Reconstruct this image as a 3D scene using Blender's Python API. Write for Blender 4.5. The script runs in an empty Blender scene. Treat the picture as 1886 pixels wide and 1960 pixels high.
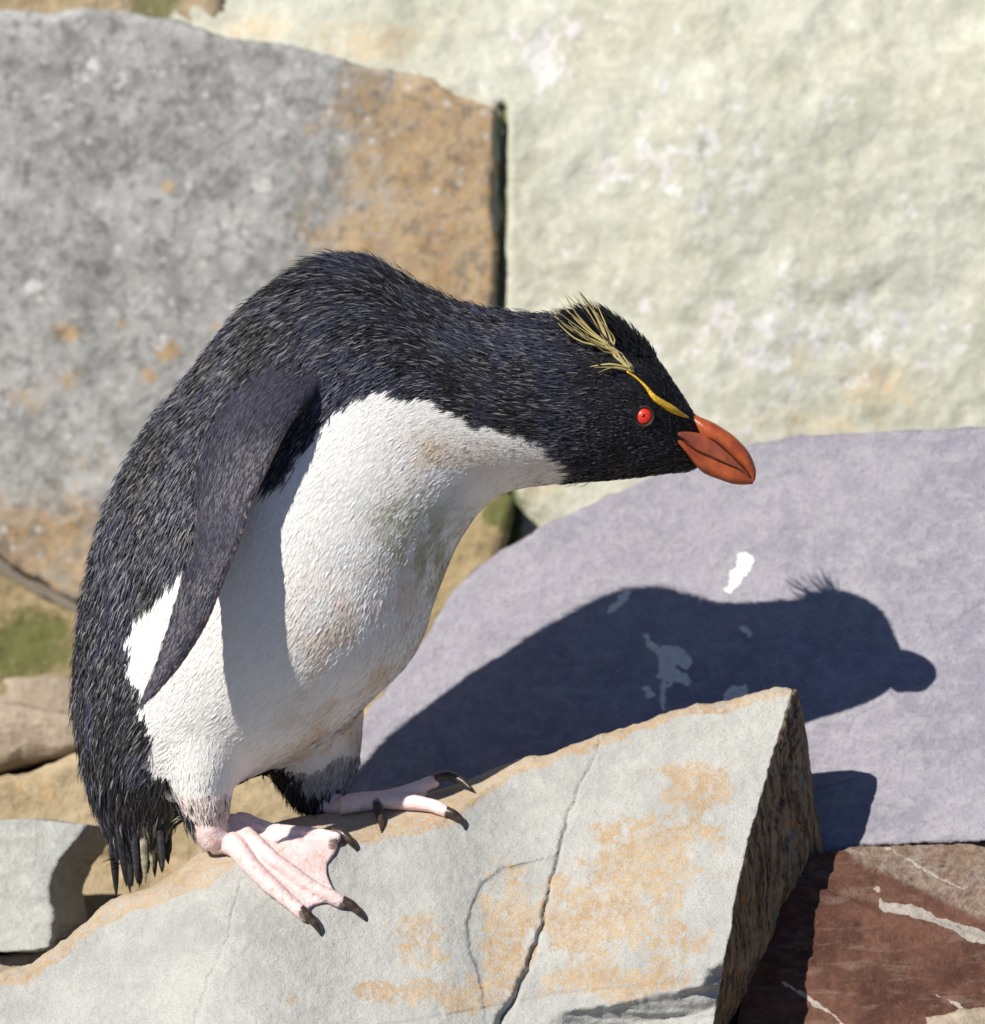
import bpy, math, random
import numpy as np
from mathutils import Vector, kdtree

random.seed(7); RNG = np.random.default_rng(11)
scene = bpy.context.scene
COL = scene.collection

# ------------------------------------------------------------------ camera, sky, sun, exposure
K = 0.343e-3            # metres per layout unit at the bird's distance (layout grid 1886 x 1960 across the view)
D = 4.0                 # camera to bird, metres
PITCH = math.radians(12)
H0 = 0.46               # height of the aimed-at point above the ground
CP, SP = math.cos(PITCH), math.sin(PITCH)
FWD = np.array([0, CP, -SP]); UPV = np.array([0, SP, CP])
cam = bpy.data.cameras.new('camera'); camo = bpy.data.objects.new('camera', cam); COL.objects.link(camo)
camo.location = Vector(-D * FWD + np.array([0, 0, H0])); camo.rotation_euler = (math.pi / 2 - PITCH, 0, 0)
cam.sensor_fit = 'HORIZONTAL'; cam.sensor_width = 36; cam.lens = 36 * D / (1886 * K)
cam.clip_start = 0.1; cam.clip_end = 2000
cam.dof.use_dof = True; cam.dof.focus_distance = D - 0.06; cam.dof.aperture_fstop = 7.5
scene.camera = camo

LD = 0.90 * np.array([1, 0, 0]) + 1.0 * FWD - 0.98 * UPV       # direction the sunlight travels
LD = LD / np.linalg.norm(LD)
SUN_EL = math.asin(-LD[2]); SUN_ROT = math.atan2(-LD[0], -LD[1])
world = bpy.data.worlds.new('World'); scene.world = world; world.use_nodes = True
wn = world.node_tree.nodes; wl = world.node_tree.links
sky = wn.new('ShaderNodeTexSky'); sky.sky_type = 'NISHITA'; sky.sun_disc = False
sky.ozone_density = 7.0; sky.dust_density = 0.2; sky.altitude = 2500; sky.sun_elevation = SUN_EL; sky.sun_rotation = SUN_ROT
wn['Background'].inputs['Strength'].default_value = 0.06
wl.new(sky.outputs[0], wn['Background'].inputs['Color'])
sun = bpy.data.lights.new('sun', 'SUN'); sun.energy = 5.0; sun.angle = math.radians(0.5); sun.color = (1.0, 0.94, 0.84)
suno = bpy.data.objects.new('sun', sun); COL.objects.link(suno)
suno.rotation_euler = Vector(LD).to_track_quat('-Z', 'Y').to_euler(); suno.location = (-3, -3, 5)
scene.render.engine = 'CYCLES'
scene.view_settings.view_transform = 'Standard'; scene.view_settings.look = 'None'
scene.view_settings.exposure = 0.24; scene.view_settings.gamma = 1.0; scene.view_settings.use_curve_mapping = False

# ------------------------------------------------------------------ helpers
def W(px, py, yd):
    """layout position (px right, py down, yd depth beyond the bird's mid-plane) -> world metres"""
    px, py, yd = np.broadcast_arrays(np.asarray(px, float), np.asarray(py, float), np.asarray(yd, float))
    y = yd * K; s = K * (D + y) / D
    x = (px - 943) * s; z = -(py - 980) * s
    out = np.empty(px.shape + (3,))
    out[..., 0] = x; out[..., 1] = y * CP + z * SP; out[..., 2] = -y * SP + z * CP + H0
    return out

def _h(ix, iy, iz, s):
    n = (ix.astype(np.int64) * 374761393 + iy.astype(np.int64) * 668265263 + iz.astype(np.int64) * 2147483647 + s * 974634777) & 0xffffffff
    n = ((n ^ (n >> 13)) * 1274126177) & 0xffffffff
    n = ((n ^ (n >> 16)) * 2246822519) & 0xffffffff
    n = n ^ (n >> 15)
    return (n & 0xffffff) / float(0xffffff) * 2 - 1

def vnoise(p, seed=0):
    p = np.asarray(p, float); i = np.floor(p).astype(np.int64); f = p - i
    f = f * f * f * (f * (f * 6 - 15) + 10); r = 0
    for a in (0, 1):
        for b in (0, 1):
            for c in (0, 1):
                w = (f[..., 0] if a else 1 - f[..., 0]) * (f[..., 1] if b else 1 - f[..., 1]) * (f[..., 2] if c else 1 - f[..., 2])
                r = r + w * _h(i[..., 0] + a, i[..., 1] + b, i[..., 2] + c, seed)
    return r

def fbm(p, seed=0, o=4, g=0.5):
    p = np.asarray(p, float); r = 0; a = 1; t = 0
    for k in range(o):
        r = r + a * vnoise(p * 2 ** k + 17.3 * k, seed + k); t += a; a *= g
    return r / t

def fb2(px, py, sc, seed=0, o=4, g=0.5):
    return fbm(np.stack([px / sc, py / sc, np.zeros_like(px) + seed * 3.7], -1), seed, o, g)

def smooth(a, b, x):
    t = np.clip((x - a) / (b - a), 0, 1); return t * t * (3 - 2 * t)

def pl(pts):
    return np.array(pts, float)

def interp(pts, x):
    p = np.array(pts, float); return np.interp(x, p[:, 0], p[:, 1])

def sinterp(pts, sig):
    g = np.arange(-500, 1800, 4.0); v = interp(pts, g); k_ = np.exp(-0.5 * (np.arange(-3 * sig, 3 * sig + 1, 4) / sig) ** 2); k_ /= k_.sum()
    h = len(k_) // 2; v = np.convolve(np.pad(v, h, 'reflect', reflect_type='odd'), k_, 'valid')[:len(g)]
    return lambda x: np.interp(x, g, v)

def catmull(pts, n):
    p = np.array(pts, float); m = len(p); t = np.linspace(0, m - 1, n)
    i = np.clip(np.floor(t).astype(int), 0, m - 2); f = (t - i)[:, None]
    g = lambda k: p[np.clip(k, 0, m - 1)]
    p0, p1, p2, p3 = g(i - 1), g(i), g(i + 1), g(i + 2)
    return 0.5 * (2 * p1 + (p2 - p0) * f + (2 * p0 - 5 * p1 + 4 * p2 - p3) * f ** 2 + (3 * p1 - p0 - 3 * p2 + p3) * f ** 3)

def resample(pts, n):
    p = np.array(pts, float); d = np.r_[0, np.cumsum(np.linalg.norm(np.diff(p, axis=0), axis=1))]
    t = np.linspace(0, d[-1], n)
    return np.stack([np.interp(t, d, p[:, k]) for k in range(p.shape[1])], -1)

def dist_poly(px, py, pts):
    """distance to a polyline, signed side, and position 0..1 along it"""
    p = np.array(pts, float); best = np.full(px.shape, 1e9); side = np.zeros(px.shape); along = np.zeros(px.shape)
    m = len(p) - 1
    for k in range(m):
        a, b = p[k], p[k + 1]; ab = b - a; L2 = (ab ** 2).sum()
        t = np.clip(((px - a[0]) * ab[0] + (py - a[1]) * ab[1]) / L2, 0, 1)
        dx = px - a[0] - t * ab[0]; dy = py - a[1] - t * ab[1]; d = np.hypot(dx, dy)
        s = np.sign(ab[0] * dy - ab[1] * dx); u = d < best
        best = np.where(u, d, best); side = np.where(u, s, side); along = np.where(u, (k + t) / m, along)
    return best, side, along

def in_poly(px, py, pts):
    p = np.array(pts, float); r = np.zeros(px.shape, bool); j = len(p) - 1
    for i in range(len(p)):
        c = (p[i, 1] > py) != (p[j, 1] > py)
        with np.errstate(divide='ignore', invalid='ignore'):
            xi = (p[j, 0] - p[i, 0]) * (py - p[i, 1]) / (p[j, 1] - p[i, 1]) + p[i, 0]
        r ^= c & (px < xi); j = i
    return r

def blob(px, py, lst):
    r = np.zeros(px.shape)
    for (x, y, rx, ry, a) in lst:
        r = np.maximum(r, a * np.exp(-((px - x) / rx) ** 2 - ((py - y) / ry) ** 2))
    return r

def tri_mesh(name, v, f):
    me = bpy.data.meshes.new(name); f = np.asarray(f); n = len(f); k = f.shape[1]
    me.vertices.add(len(v)); me.vertices.foreach_set('co', np.asarray(v, np.float32).ravel())
    me.loops.add(n * k); me.loops.foreach_set('vertex_index', f.astype(np.int32).ravel())
    me.polygons.add(n); me.polygons.foreach_set('loop_start', np.arange(0, n * k, k, dtype=np.int32))
    me.update(calc_edges=True); me.validate()
    return me

def mk(name, v, f, mat, parent=None, attrs=None, cols=None, origin=None, sm=True, label=None, cat=None, group=None, kind=None):
    v = np.asarray(v, float)
    if origin is None:
        origin = v.mean(0) if parent is not None else np.array([v[:, 0].mean(), v[:, 1].mean(), v[:, 2].min()])
    origin = np.asarray(origin, float)
    if isinstance(f, np.ndarray):
        me = tri_mesh(name, v - origin, f)
    else:
        me = bpy.data.meshes.new(name); me.from_pydata((v - origin).tolist(), [], [list(map(int, q)) for q in f]); me.update()
    if sm:
        me.polygons.foreach_set('use_smooth', np.ones(len(me.polygons), bool))
    for k, a in (attrs or {}).items():
        at = me.attributes.new(k, 'FLOAT', 'POINT'); at.data.foreach_set('value', np.asarray(a, np.float32))
    if cols is not None:
        at = me.attributes.new('Col', 'FLOAT_COLOR', 'POINT')
        c4 = np.ones((len(v), 4), np.float32); c4[:, :3] = cols; at.data.foreach_set('color', c4.ravel())
    if mat: me.materials.append(mat)
    o = bpy.data.objects.new(name, me); COL.objects.link(o)
    if parent is not None:
        o.parent = parent; o.location = Vector(origin) - wloc(parent)
    else:
        o.location = Vector(origin)
    o['_w'] = tuple(float(q) for q in origin)
    if label: o['label'] = label
    if cat: o['category'] = cat
    if group: o['group'] = group
    if kind: o['kind'] = kind
    return o

def wloc(o):
    return Vector(o['_w'])

# ---- materials
class Mat:
    def __init__(s, name):
        s.m = bpy.data.materials.new(name); s.m.use_nodes = True; s.t = s.m.node_tree
        s.b = s.t.nodes['Principled BSDF']; s.co = s.n('ShaderNodeTexCoord').outputs['Object']
    def n(s, k): return s.t.nodes.new(k)
    def link(s, a, b): s.t.links.new(a, b)
    def put(s, sock, v):
        if isinstance(v, bpy.types.NodeSocket): s.link(v, sock)
        elif v is not None:
            sock.default_value = v if not (isinstance(v, tuple) and len(v) == 3 and sock.type == 'RGBA') else (*v, 1)
    def noise(s, scale, detail=6, rough=0.6, vec=None, dist=0.0):
        q = s.n('ShaderNodeTexNoise'); q.inputs['Scale'].default_value = scale; q.inputs['Detail'].default_value = detail
        q.inputs['Roughness'].default_value = rough; q.inputs['Distortion'].default_value = dist
        s.link(vec or s.co, q.inputs['Vector']); return q.outputs['Fac']
    def voro(s, scale, feat='F1', vec=None):
        q = s.n('ShaderNodeTexVoronoi'); q.feature = feat; q.inputs['Scale'].default_value = scale
        s.link(vec or s.co, q.inputs['Vector']); return q.outputs['Distance']
    def mapping(s, scale, rot=(0, 0, 0)):
        q = s.n('ShaderNodeMapping'); q.inputs['Scale'].default_value = scale; q.inputs['Rotation'].default_value = rot
        s.link(s.co, q.inputs['Vector']); return q.outputs[0]
    def ramp(s, fac, a, b, lo=0.0, hi=1.0):
        q = s.n('ShaderNodeMapRange'); q.interpolation_type = 'SMOOTHSTEP'
        s.put(q.inputs[0], fac)
        for i, v in ((1, a), (2, b), (3, lo), (4, hi)): s.put(q.inputs[i], v)
        return q.outputs[0]
    def math(s, op, a, b=None):
        q = s.n('ShaderNodeMath'); q.operation = op; s.put(q.inputs[0], a)
        if b is not None: s.put(q.inputs[1], b)
        return q.outputs[0]
    def mix(s, fac, a, b, mode='MIX'):
        q = s.n('ShaderNodeMix'); q.data_type = 'RGBA'; q.blend_type = mode
        s.put(q.inputs[0], fac); s.put(q.inputs[6], a); s.put(q.inputs[7], b); return q.outputs[2]
    def attr(s, name, out='Fac'):
        q = s.n('ShaderNodeAttribute'); q.attribute_name = name; return q.outputs[out]
    def bump(s, h, strength, dist, prev=None):
        q = s.n('ShaderNodeBump'); q.inputs['Strength'].default_value = strength; q.inputs['Distance'].default_value = dist
        s.link(h, q.inputs['Height'])
        if prev is not None: s.link(prev, q.inputs['Normal'])
        return q.outputs[0]
    def done(s, col=None, rough=0.8, spec=0.3, normal=None):
        s.put(s.b.inputs['Base Color'], col); s.put(s.b.inputs['Roughness'], rough)
        s.b.inputs['Specular IOR Level'].default_value = spec
        if normal is not None: s.link(normal, s.b.inputs['Normal'])
        return s.m

def simple(name, col, rough=0.6, spec=0.4, bump=None, var=0.25, vscale=120):
    m = Mat(name); c = m.mix(m.ramp(m.noise(vscale, 4), 0.35, 0.65), tuple(x * (1 - var) for x in col), tuple(min(1, x * (1 + var * .6)) for x in col))
    nb = m.bump(m.noise(bump[0], 5), bump[1], bump[2]) if bump else None
    return m.done(c, rough, spec, nb)

def rock_mat(name, c1, c2, tan=(0.50, 0.30, 0.13), moss=(0.09, 0.11, 0.025), white=(0.78, 0.77, 0.72), grain=420, patch=14, rough=0.85, bs=1.0, speck=0.35, streak=None, fleck=.62, crisp=.12, mids=.55):
    """two-tone stone with speckle; stain attributes tan / moss / white / dark broken up by noise"""
    m = Mat(name)
    big = m.noise(patch, 6, 0.62)
    c = m.mix(m.ramp(big, 0.36, 0.64), c1, c2)
    mid = m.noise(patch * 7, 5, 0.65)
    c = m.mix(m.ramp(mid, 0.42, 0.72, 0, mids), c, tuple(min(1, x * 1.28) for x in c2))
    if streak:
        st = m.noise(streak[0], 5, 0.6, m.mapping(streak[1], streak[2]))
        c = m.mix(m.ramp(st, 0.5, 0.66, 0, streak[4]), c, streak[3])
    fine = m.noise(grain, 4, 0.7)
    def brk(a, w=0.34):
        n2 = m.noise(patch * 4.2, 8, 0.72)
        v = m.math('ADD', a, m.math('MULTIPLY', m.math('SUBTRACT', n2, 0.5), 1.5))
        return v
    t = brk(m.attr('tan'))
    fl = m.ramp(m.noise(patch * 18, 7, 0.78), 0.46, 0.56)           # pale flecks left inside the rust film
    tf = m.math('MULTIPLY', m.ramp(t, 0.5 - crisp, 0.5 + crisp), m.math('SUBTRACT', 1.0, m.math('MULTIPLY', fl, fleck)))
    tcol = m.mix(m.ramp(m.noise(patch * 3, 5), 0.35, 0.65), tan, tuple(min(1, x * y) for x, y in zip(tan, (1.2, 1.35, 1.6))))
    c = m.mix(m.math('MULTIPLY', tf, 0.9), c, tcol)
    c = m.mix(m.math('MULTIPLY', m.ramp(brk(m.attr('moss')), 0.35, 0.7), 0.85), c, moss)
    c = m.mix(m.ramp(brk(m.attr('white')), 0.46, 0.56), c, white)
    c = m.mix(m.math('MULTIPLY', m.ramp(m.attr('dark'), 0.3, 0.8), 0.8), c, (0.05, 0.04, 0.03))
    c = m.mix(m.ramp(fine, 0.48, 0.68, 0, speck), c, tuple(x * 0.45 for x in c1))
    c = m.mix(m.ramp(m.voro(grain * 0.55), 0.0, 0.22, speck * 1.2, 0), c, tuple(min(1, x * 1.45) for x in c2))
    b = m.bump(fine, 0.35 * bs, 0.0012)
    b = m.bump(mid, 0.5 * bs, 0.004, b)
    return m.done(c, rough, 0.25, b)

# ---- rock patch: Coons patch between four outline polylines, depth function, skirts back into solid thickness
def coons(top, bottom, left, right, nu, nv):
    T, B = resample(top, nu), resample(bottom, nu); L, R = resample(left, nv), resample(right, nv)
    u = np.linspace(0, 1, nu)[None, :, None]; v = np.linspace(0, 1, nv)[:, None, None]
    S = (1 - v) * T[None] + v * B[None] + (1 - u) * L[:, None] + u * R[:, None] - ((1 - u) * (1 - v) * T[0] + u * (1 - v) * T[-1] + (1 - u) * v * B[0] + u * v * B[-1])
    return S[..., 0], S[..., 1]

def grid_faces(nv, nu):
    i = np.arange(nv * nu).reshape(nv, nu)
    return np.stack([i[:-1, :-1].ravel(), i[1:, :-1].ravel(), i[1:, 1:].ravel(), i[:-1, 1:].ravel()], -1)

def rock(name, top, bottom, left, right, nu, nv, depth, mat, thick=350, edge=25, rough=6, rs=90, seed=1, jag=6, attrs=None, round_sides='tblr', inset=0.0, shift=(0, 0), parent=None, back_low=False, **kw):
    px, py = coons(top, bottom, left, right, nu, nv)
    wob = 1.0
    px = px + jag * (fb2(px, py, 40, seed + 5) + .45 * fb2(px, py, 11, seed + 6, 3)); py = py + jag * (fb2(px, py, 40, seed + 9) + .45 * fb2(px, py, 11, seed + 7, 3))
    yd = depth(px, py)
    big = 1e6 * np.ones_like(px); dd = []
    bnd = {'t': np.s_[0, :], 'b': np.s_[-1, :], 'l': np.s_[:, 0], 'r': np.s_[:, -1]}
    sd = big
    for s in round_sides:
        q = np.stack([px[bnd[s]], py[bnd[s]]], -1)[::2]
        d, _, _ = dist_poly(px, py, q); sd = np.minimum(sd, d)
    e = edge * (1 + 0.6 * fb2(px, py, 60, seed + 2))
    t = np.clip(sd / e, 0, 1)
    yd = yd + e * (1 - np.sqrt(np.clip(1 - (1 - t) ** 2, 0, 1)))
    yd = yd + rough * fb2(px, py, rs, seed, 6, 0.55)
    V = W(px, py, yd)
    F = grid_faces(nv, nu)
    i = np.arange(nv * nu).reshape(nv, nu)
    loop = np.r_[i[0, :-1], i[:-1, -1], i[-1, :0:-1], i[:0:-1, 0]]
    lx, ly, lz = px.ravel()[loop], py.ravel()[loop], yd.ravel()[loop]
    cx, cy = px.mean(), py.mean(); ym = yd.max()
    Vs = [V.reshape(-1, 3)]; Fs = [F]; prev = loop; base = nv * nu; nl = len(loop)
    for a in (0.06, 0.3, 1.0):
        zz = lz + (ym + thick - lz) * a
        k = inset * a
        q = W(lx + shift[0] * a + (cx - lx) * k + jag * 1.5 * fb2(lx + 300 * a, ly, 50, seed + 3), ly + shift[1] * a + (cy - ly) * k + jag * 1.5 * fb2(lx, ly + 300 * a, 50, seed + 4), zz)
        Vs.append(q); cur = base + np.arange(nl)
        Fs.append(np.stack([prev, np.roll(prev, -1), np.roll(cur, -1), cur], -1)); prev = cur; base += nl
    ctr = W(cx, cy, ym + thick); Vs.append(ctr[None]); c = base
    tri = np.stack([prev, np.roll(prev, -1), np.full(nl, c), np.full(nl, c)], -1)
    allv = np.concatenate(Vs); quads = np.concatenate(Fs)
    faces = quads.tolist() + tri[:, :3].tolist()
    at = {}
    for k2 in ('tan', 'moss', 'white', 'dark'):
        fn = (attrs or {}).get(k2)
        a = np.zeros(len(allv)); 
        if fn is not None:
            g = fn(px, py); a[:nv * nu] = g.ravel()
            for r_ in range(3): a[nv * nu + r_ * nl: nv * nu + (r_ + 1) * nl] = g.ravel()[loop]
        at[k2] = a
    o = mk(name, allv, faces, mat, parent, attrs=at, **kw)
    o['_n'] = 0
    return o, (px, py, yd, V)

# ------------------------------------------------------------------ ground
gm = rock_mat('gravel_soil', (0.16, 0.13, 0.10), (0.24, 0.20, 0.15), grain=160, patch=5, bs=1.5)
n = 90
gx = np.sign(np.linspace(-1, 1, n)) * np.abs(np.linspace(-1, 1, n)) ** 4 * 300
GX, GY = np.meshgrid(gx, gx)
GZ = 0.02 * fb2(GX, GY, 0.6, 3) * np.exp(-(GX ** 2 + GY ** 2) / 400)
gv = np.stack([GX, GY, GZ], -1).reshape(-1, 3)
go = mk('ground', gv, grid_faces(n, n), gm, origin=(0, 0, 0), attrs={k: np.zeros(len(gv)) for k in ('tan', 'moss', 'white', 'dark')}, kind='structure')

# ------------------------------------------------------------------ front slab (the bird's perch)
RIM = [(-330, 1935), (-120, 1890), (0, 1862), (60, 1846), (100, 1817), (150, 1775), (190, 1742), (230, 1712), (290, 1696), (340, 1666), (375, 1638), (405, 1618), (440, 1600), (480, 1585), (520, 1577), (580, 1561), (640, 1553), (720, 1538), (800, 1520), (860, 1505), (905, 1490), (960, 1465), (1000, 1451), (1060, 1440), (1100, 1421), (1150, 1405), (1200, 1395), (1260, 1371), (1330, 1346), (1400, 1341), (1440, 1325), (1490, 1314), (1518, 1318)]
EDGE = [(1518, 1318), (1500, 1380), (1470, 1480), (1430, 1620), (1402, 1750), (1382, 1870), (1366, 1960), (1340, 2120), (1300, 2330)]
OUT = [(1522, 1320), (1533, 1345), (1547, 1420), (1562, 1540), (1583, 1650), (1570, 1705), (1520, 1800), (1440, 1925), (1400, 1985), (1370, 2120), (1320, 2330)]
CRACK1 = [(1152, 1400), (1140, 1440), (1112, 1500), (1090, 1555), (1068, 1640), (1052, 1705), (1040, 1765), (1012, 1850), (990, 1895), (962, 1955), (930, 2020)]
CRACK2 = [(462, 1685), (448, 1740), (436, 1790), (404, 1868), (386, 1910), (372, 1960), (355, 2020)]
CRACK3 = [(1005, 1652), (960, 1664), (925, 1690), (908, 1730), (896, 1775), (901, 1820), (912, 1845), (918, 1880)]
LEDGE = [(1020, 1945), (1085, 1928), (1180, 1912), (1270, 1895), (1338, 1880), (1352, 1850), (1385, 1835)]

rim_y = sinterp(RIM, 10); rim_s = sinterp(RIM, 130)
flat_w = sinterp([(-300, 10), (280, 14), (380, 40), (480, 62), (560, 66), (860, 62), (930, 26), (1020, 14), (1560, 12)], 40)
rim_d = sinterp([(-330, -170), (0, -130), (380, -62), (480, -20), (600, 50), (720, 88), (900, 110), (1100, 118), (1540, 120)], 90)
def perch0(px, py):
    """smooth depth of the perch surface"""
    s = py - rim_y(px); fw = flat_w(px)
    return rim_d(px) - 1.2 * np.minimum(s, fw) - 0.70 * (py - rim_s(px))
def wob(px, py): return px + 7 * fb2(px, py, 26, 57, 4, .6), py + 7 * fb2(px, py, 26, 58, 4, .6)
def perch(px, py):
    y = perch0(px, py)
    s = py - rim_y(px)
    wx, wy = wob(px, py)
    d, sd, al = dist_poly(wx, wy, CRACK1); w = 1.6 + 9 * al ** 3
    y = y + (2.5 + 15 * al ** 1.5) * np.exp(-(d / w) ** 2) - 9 * al * np.where(sd > 0, 1, 0) * np.exp(-d / 140) * smooth(0, 10, d)
    d, sd, al = dist_poly(wx, wy, CRACK2); y = y + 3.0 * np.exp(-(d / 1.8) ** 2)
    d, sd, al = dist_poly(wx, wy, CRACK3)
    y = y + 5 * np.sin(np.pi * np.clip(al, .05, .95)) * np.exp(-(d / 2.2) ** 2) + 5 * np.where(sd < 0, 1, 0) * np.exp(-d / 60) * smooth(0, 4, d)
    d, sd, al = dist_poly(px, py, LEDGE)
    low = ((sd > 0) | (py > 1960)) & (px > 1040)
    yy = smooth(0, 22, d + 8 * fb2(px, py, 18, 59, 3)) * np.where(low, 1, 0) * smooth(1040, 1120, px)
    lay = fb2(px * 0.25 + 900, py * 2.4, 40, 31, 4)
    y = y + yy * (np.clip(1.25 * d, 0, 70) + 12 * lay)
    d, sd, al = dist_poly(px, py, [(-50, 2075), (300, 2010), (700, 1965), (930, 1925), (1075, 1897), (1350, 1872)])
    y = y + 3.5 * np.where(sd > 0, 1, 0) * smooth(0, 5, d) * np.where(px > 700, 1, 0)
    # thin flakes and conchoidal steps on the sheet
    st = fb2(px * 0.8, py * 1.4, 150, 41, 5)
    y = y + 4.0 * (np.floor(st * 7) / 7 + 0.5 * smooth(0, 1, (st * 7) % 1) / 7)
    # broken rim: small bites
    band = np.exp(-(s / (flat_w(px) * 0.35 + 12)) ** 2)
    y = y + band * 8 * fb2(px, py, 22, 43, 4)
    y = y + 1.2 * fb2(px, py, 14, 45, 3)
    return y
def perch_tan(px, py):
    s = py - rim_y(px); j = 26 * fb2(px, py, 45, 51)
    rim = interp([(-300, 18), (0, 26), (120, 30), (250, 34), (330, 40), (400, 75), (470, 50), (560, 66), (700, 68), (860, 78), (930, 40), (1000, 22), (1500, 13)], px)
    r = 1.0 * (1 - smooth(-6, 10, s + j * 0.6 - rim))
    b = blob(px, py, [(1340, 1500, 120, 75, .74), (1250, 1640, 190, 130, .74), (1130, 1770, 190, 140, .68), (1290, 1790, 120, 100, .55), (980, 1780, 90, 160, .72), (800, 1800, 120, 100, .55),
                      (880, 1900, 240, 60, .66), (1180, 1880, 280, 50, .72), (1000, 1600, 70, 50, .45), (560, 1920, 60, 24, .36), (280, 1935, 70, 30, .34), (400, 1760, 50, 24, .36), (1150, 1460, 50, 24, .3), (1400, 1400, 130, 60, .28)])
    return np.maximum(r, b)
def perch_dark(px, py):
    r = 0; px, py = wob(px, py)
    for c, w, a in ((CRACK1, 2.0, .62), (CRACK2, 1.7, .50), (CRACK3, 2.2, .68)):
        d, sd, al = dist_poly(px, py, c); r = np.maximum(r, a * np.exp(-(d / (w + (4 * al if c is CRACK1 else 0))) ** 2))
    return r
perch_m = rock_mat('perch_stone', (0.365, 0.37, 0.355), (0.46, 0.46, 0.44), tan=(0.42, 0.285, 0.155), grain=820, patch=11, speck=0.42, bs=1.2, crisp=.06, mids=.3)
perch_o, pg = rock('perch_rock', RIM, [(-330, 2330), (500, 2330), (1300, 2330)], [(-330, 1935), (-330, 2330)], EDGE, 560, 280, perch, perch_m, thick=60, edge=7, rough=3, rs=120, seed=4, jag=5,
    attrs={'tan': perch_tan, 'dark': perch_dark}, round_sides='t', inset=0.05,
    label='large pale grey slab with rusty tan patches and cracks under the penguin', cat='rock')
# broken end of the slab
nv = 280; nu = 46
Lc = np.stack([pg[0][:, -1], pg[1][:, -1], pg[2][:, -1]], -1)
Rc = resample(OUT, nv); Rd = interp([(1318, 150), (1420, 190), (1650, 215), (1800, 160), (1960, 90), (2330, 40)], Rc[:, 1])
Rc = np.c_[Rc, Rd]; u = np.linspace(0, 1, nu)[None, :, None]
E = Lc[:, None] * (1 - u) + Rc[:, None] * u
mid = np.sin(np.pi * np.linspace(0, 1, nu))[None] ** 0.7
ex, ey, ez = E[..., 0], E[..., 1], E[..., 2]
along = (ex - Lc[:, None, 0])
fib = fbm(np.stack([along / 7 + ey / 60, ey / 90, ez / 50], -1), 61, 5, .6); lump = fb2(along * 1.6, ey, 70, 63, 4)
ex = ex + mid * (7 * fib + 12 * lump); ez = ez - mid * (9 * fib + 14 * lump)
ex[:, -1] += 5 * fb2(ex[:, -1], ey[:, -1], 24, 65, 3)
# turn the far edge back into the stone
ex2 = np.concatenate([ex, ex[:, -1:] - 25, ex[:, -1:] - 160], 1); ey2 = np.concatenate([ey, ey[:, -1:] + 4, ey[:, -1:] + 40], 1); ez2 = np.concatenate([ez, ez[:, -1:] + 25, ez[:, -1:] + 90], 1)
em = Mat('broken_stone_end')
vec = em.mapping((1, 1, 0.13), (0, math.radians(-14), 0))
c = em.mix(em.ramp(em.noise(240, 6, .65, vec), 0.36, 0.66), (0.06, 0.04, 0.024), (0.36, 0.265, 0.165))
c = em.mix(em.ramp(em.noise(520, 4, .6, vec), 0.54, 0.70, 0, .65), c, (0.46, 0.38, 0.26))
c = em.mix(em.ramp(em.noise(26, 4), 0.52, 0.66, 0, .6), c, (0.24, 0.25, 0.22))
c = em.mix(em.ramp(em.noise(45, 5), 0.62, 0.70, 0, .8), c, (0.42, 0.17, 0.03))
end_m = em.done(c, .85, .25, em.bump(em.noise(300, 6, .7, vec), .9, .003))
ev = W(ex2, ey2, ez2).reshape(-1, 3)
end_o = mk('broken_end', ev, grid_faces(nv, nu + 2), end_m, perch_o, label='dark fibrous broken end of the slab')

# ------------------------------------------------------------------ blue-grey leaning slab that catches the shadow
def slab_d(px, py):
    X, Y = px * 1.306, py * 1.306
    return (640 + (X - 2080) * (-.207) + (Y - 1470) * (-.592)) / 0.90 / 1.306 + 30 + (1797 - px) * .09 - (py - 1300) * .08
def slab_white(px, py):
    w = np.zeros(px.shape); px, py = px + 16 * fb2(px, py, 22, 75, 4, .6), py + 16 * fb2(px, py, 22, 76, 4, .6)
    def stroke(pts, w0, w1, a=1.0):
        d, s, al = dist_poly(px, py, pts); ww = w0 + (w1 - w0) * al
        return a * (1 - smooth(0.75, 1.25, d / ww))
    for p_, a, b in (([(1426, 1068), (1414, 1092), (1398, 1126)], 16, 9), ([(1200, 1135), (1188, 1150), (1170, 1168)], 9, 5), ([(1240, 1218), (1262, 1245), (1285, 1262)], 5, 9),
                     ([(1270, 1268), (1300, 1250), (1312, 1262)], 17, 13), ([(1275, 1285), (1292, 1296), (1310, 1300)], 18, 12), ([(1276, 1300), (1270, 1330), (1272, 1362)], 7, 5),
                     ([(1392, 1332), (1425, 1322)], 13, 12), ([(1238, 1320), (1244, 1336)], 6, 4), ([(1425, 1205), (1437, 1212)], 7, 5)):
        w = np.maximum(w, stroke(p_, a, b))
    return w * .98
def slab_dark(px, py):
    r = 0
    for c in ([(1700, 1335), (1680, 1350), (1640, 1370), (1628, 1390), (1622, 1412)], [(1560, 1510), (1600, 1500), (1640, 1490)], [(1745, 1000), (1735, 1030)], [(1820, 1195), (1886, 1150)]):
        d, s, al = dist_poly(px, py, c); r = np.maximum(r, .55 * np.exp(-(d / 4.5) ** 2))
    return r
def slab_depth(px, py):
    y = slab_d(px, py)
    st = fb2(px * .7 + py * .5, py * 1.2, 190, 71, 5)
    y = y + 6 * (np.floor(st * 6) / 6) + 3 * fb2(px, py, 30, 73, 4) + 5 * slab_dark(px, py)
    return y
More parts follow.
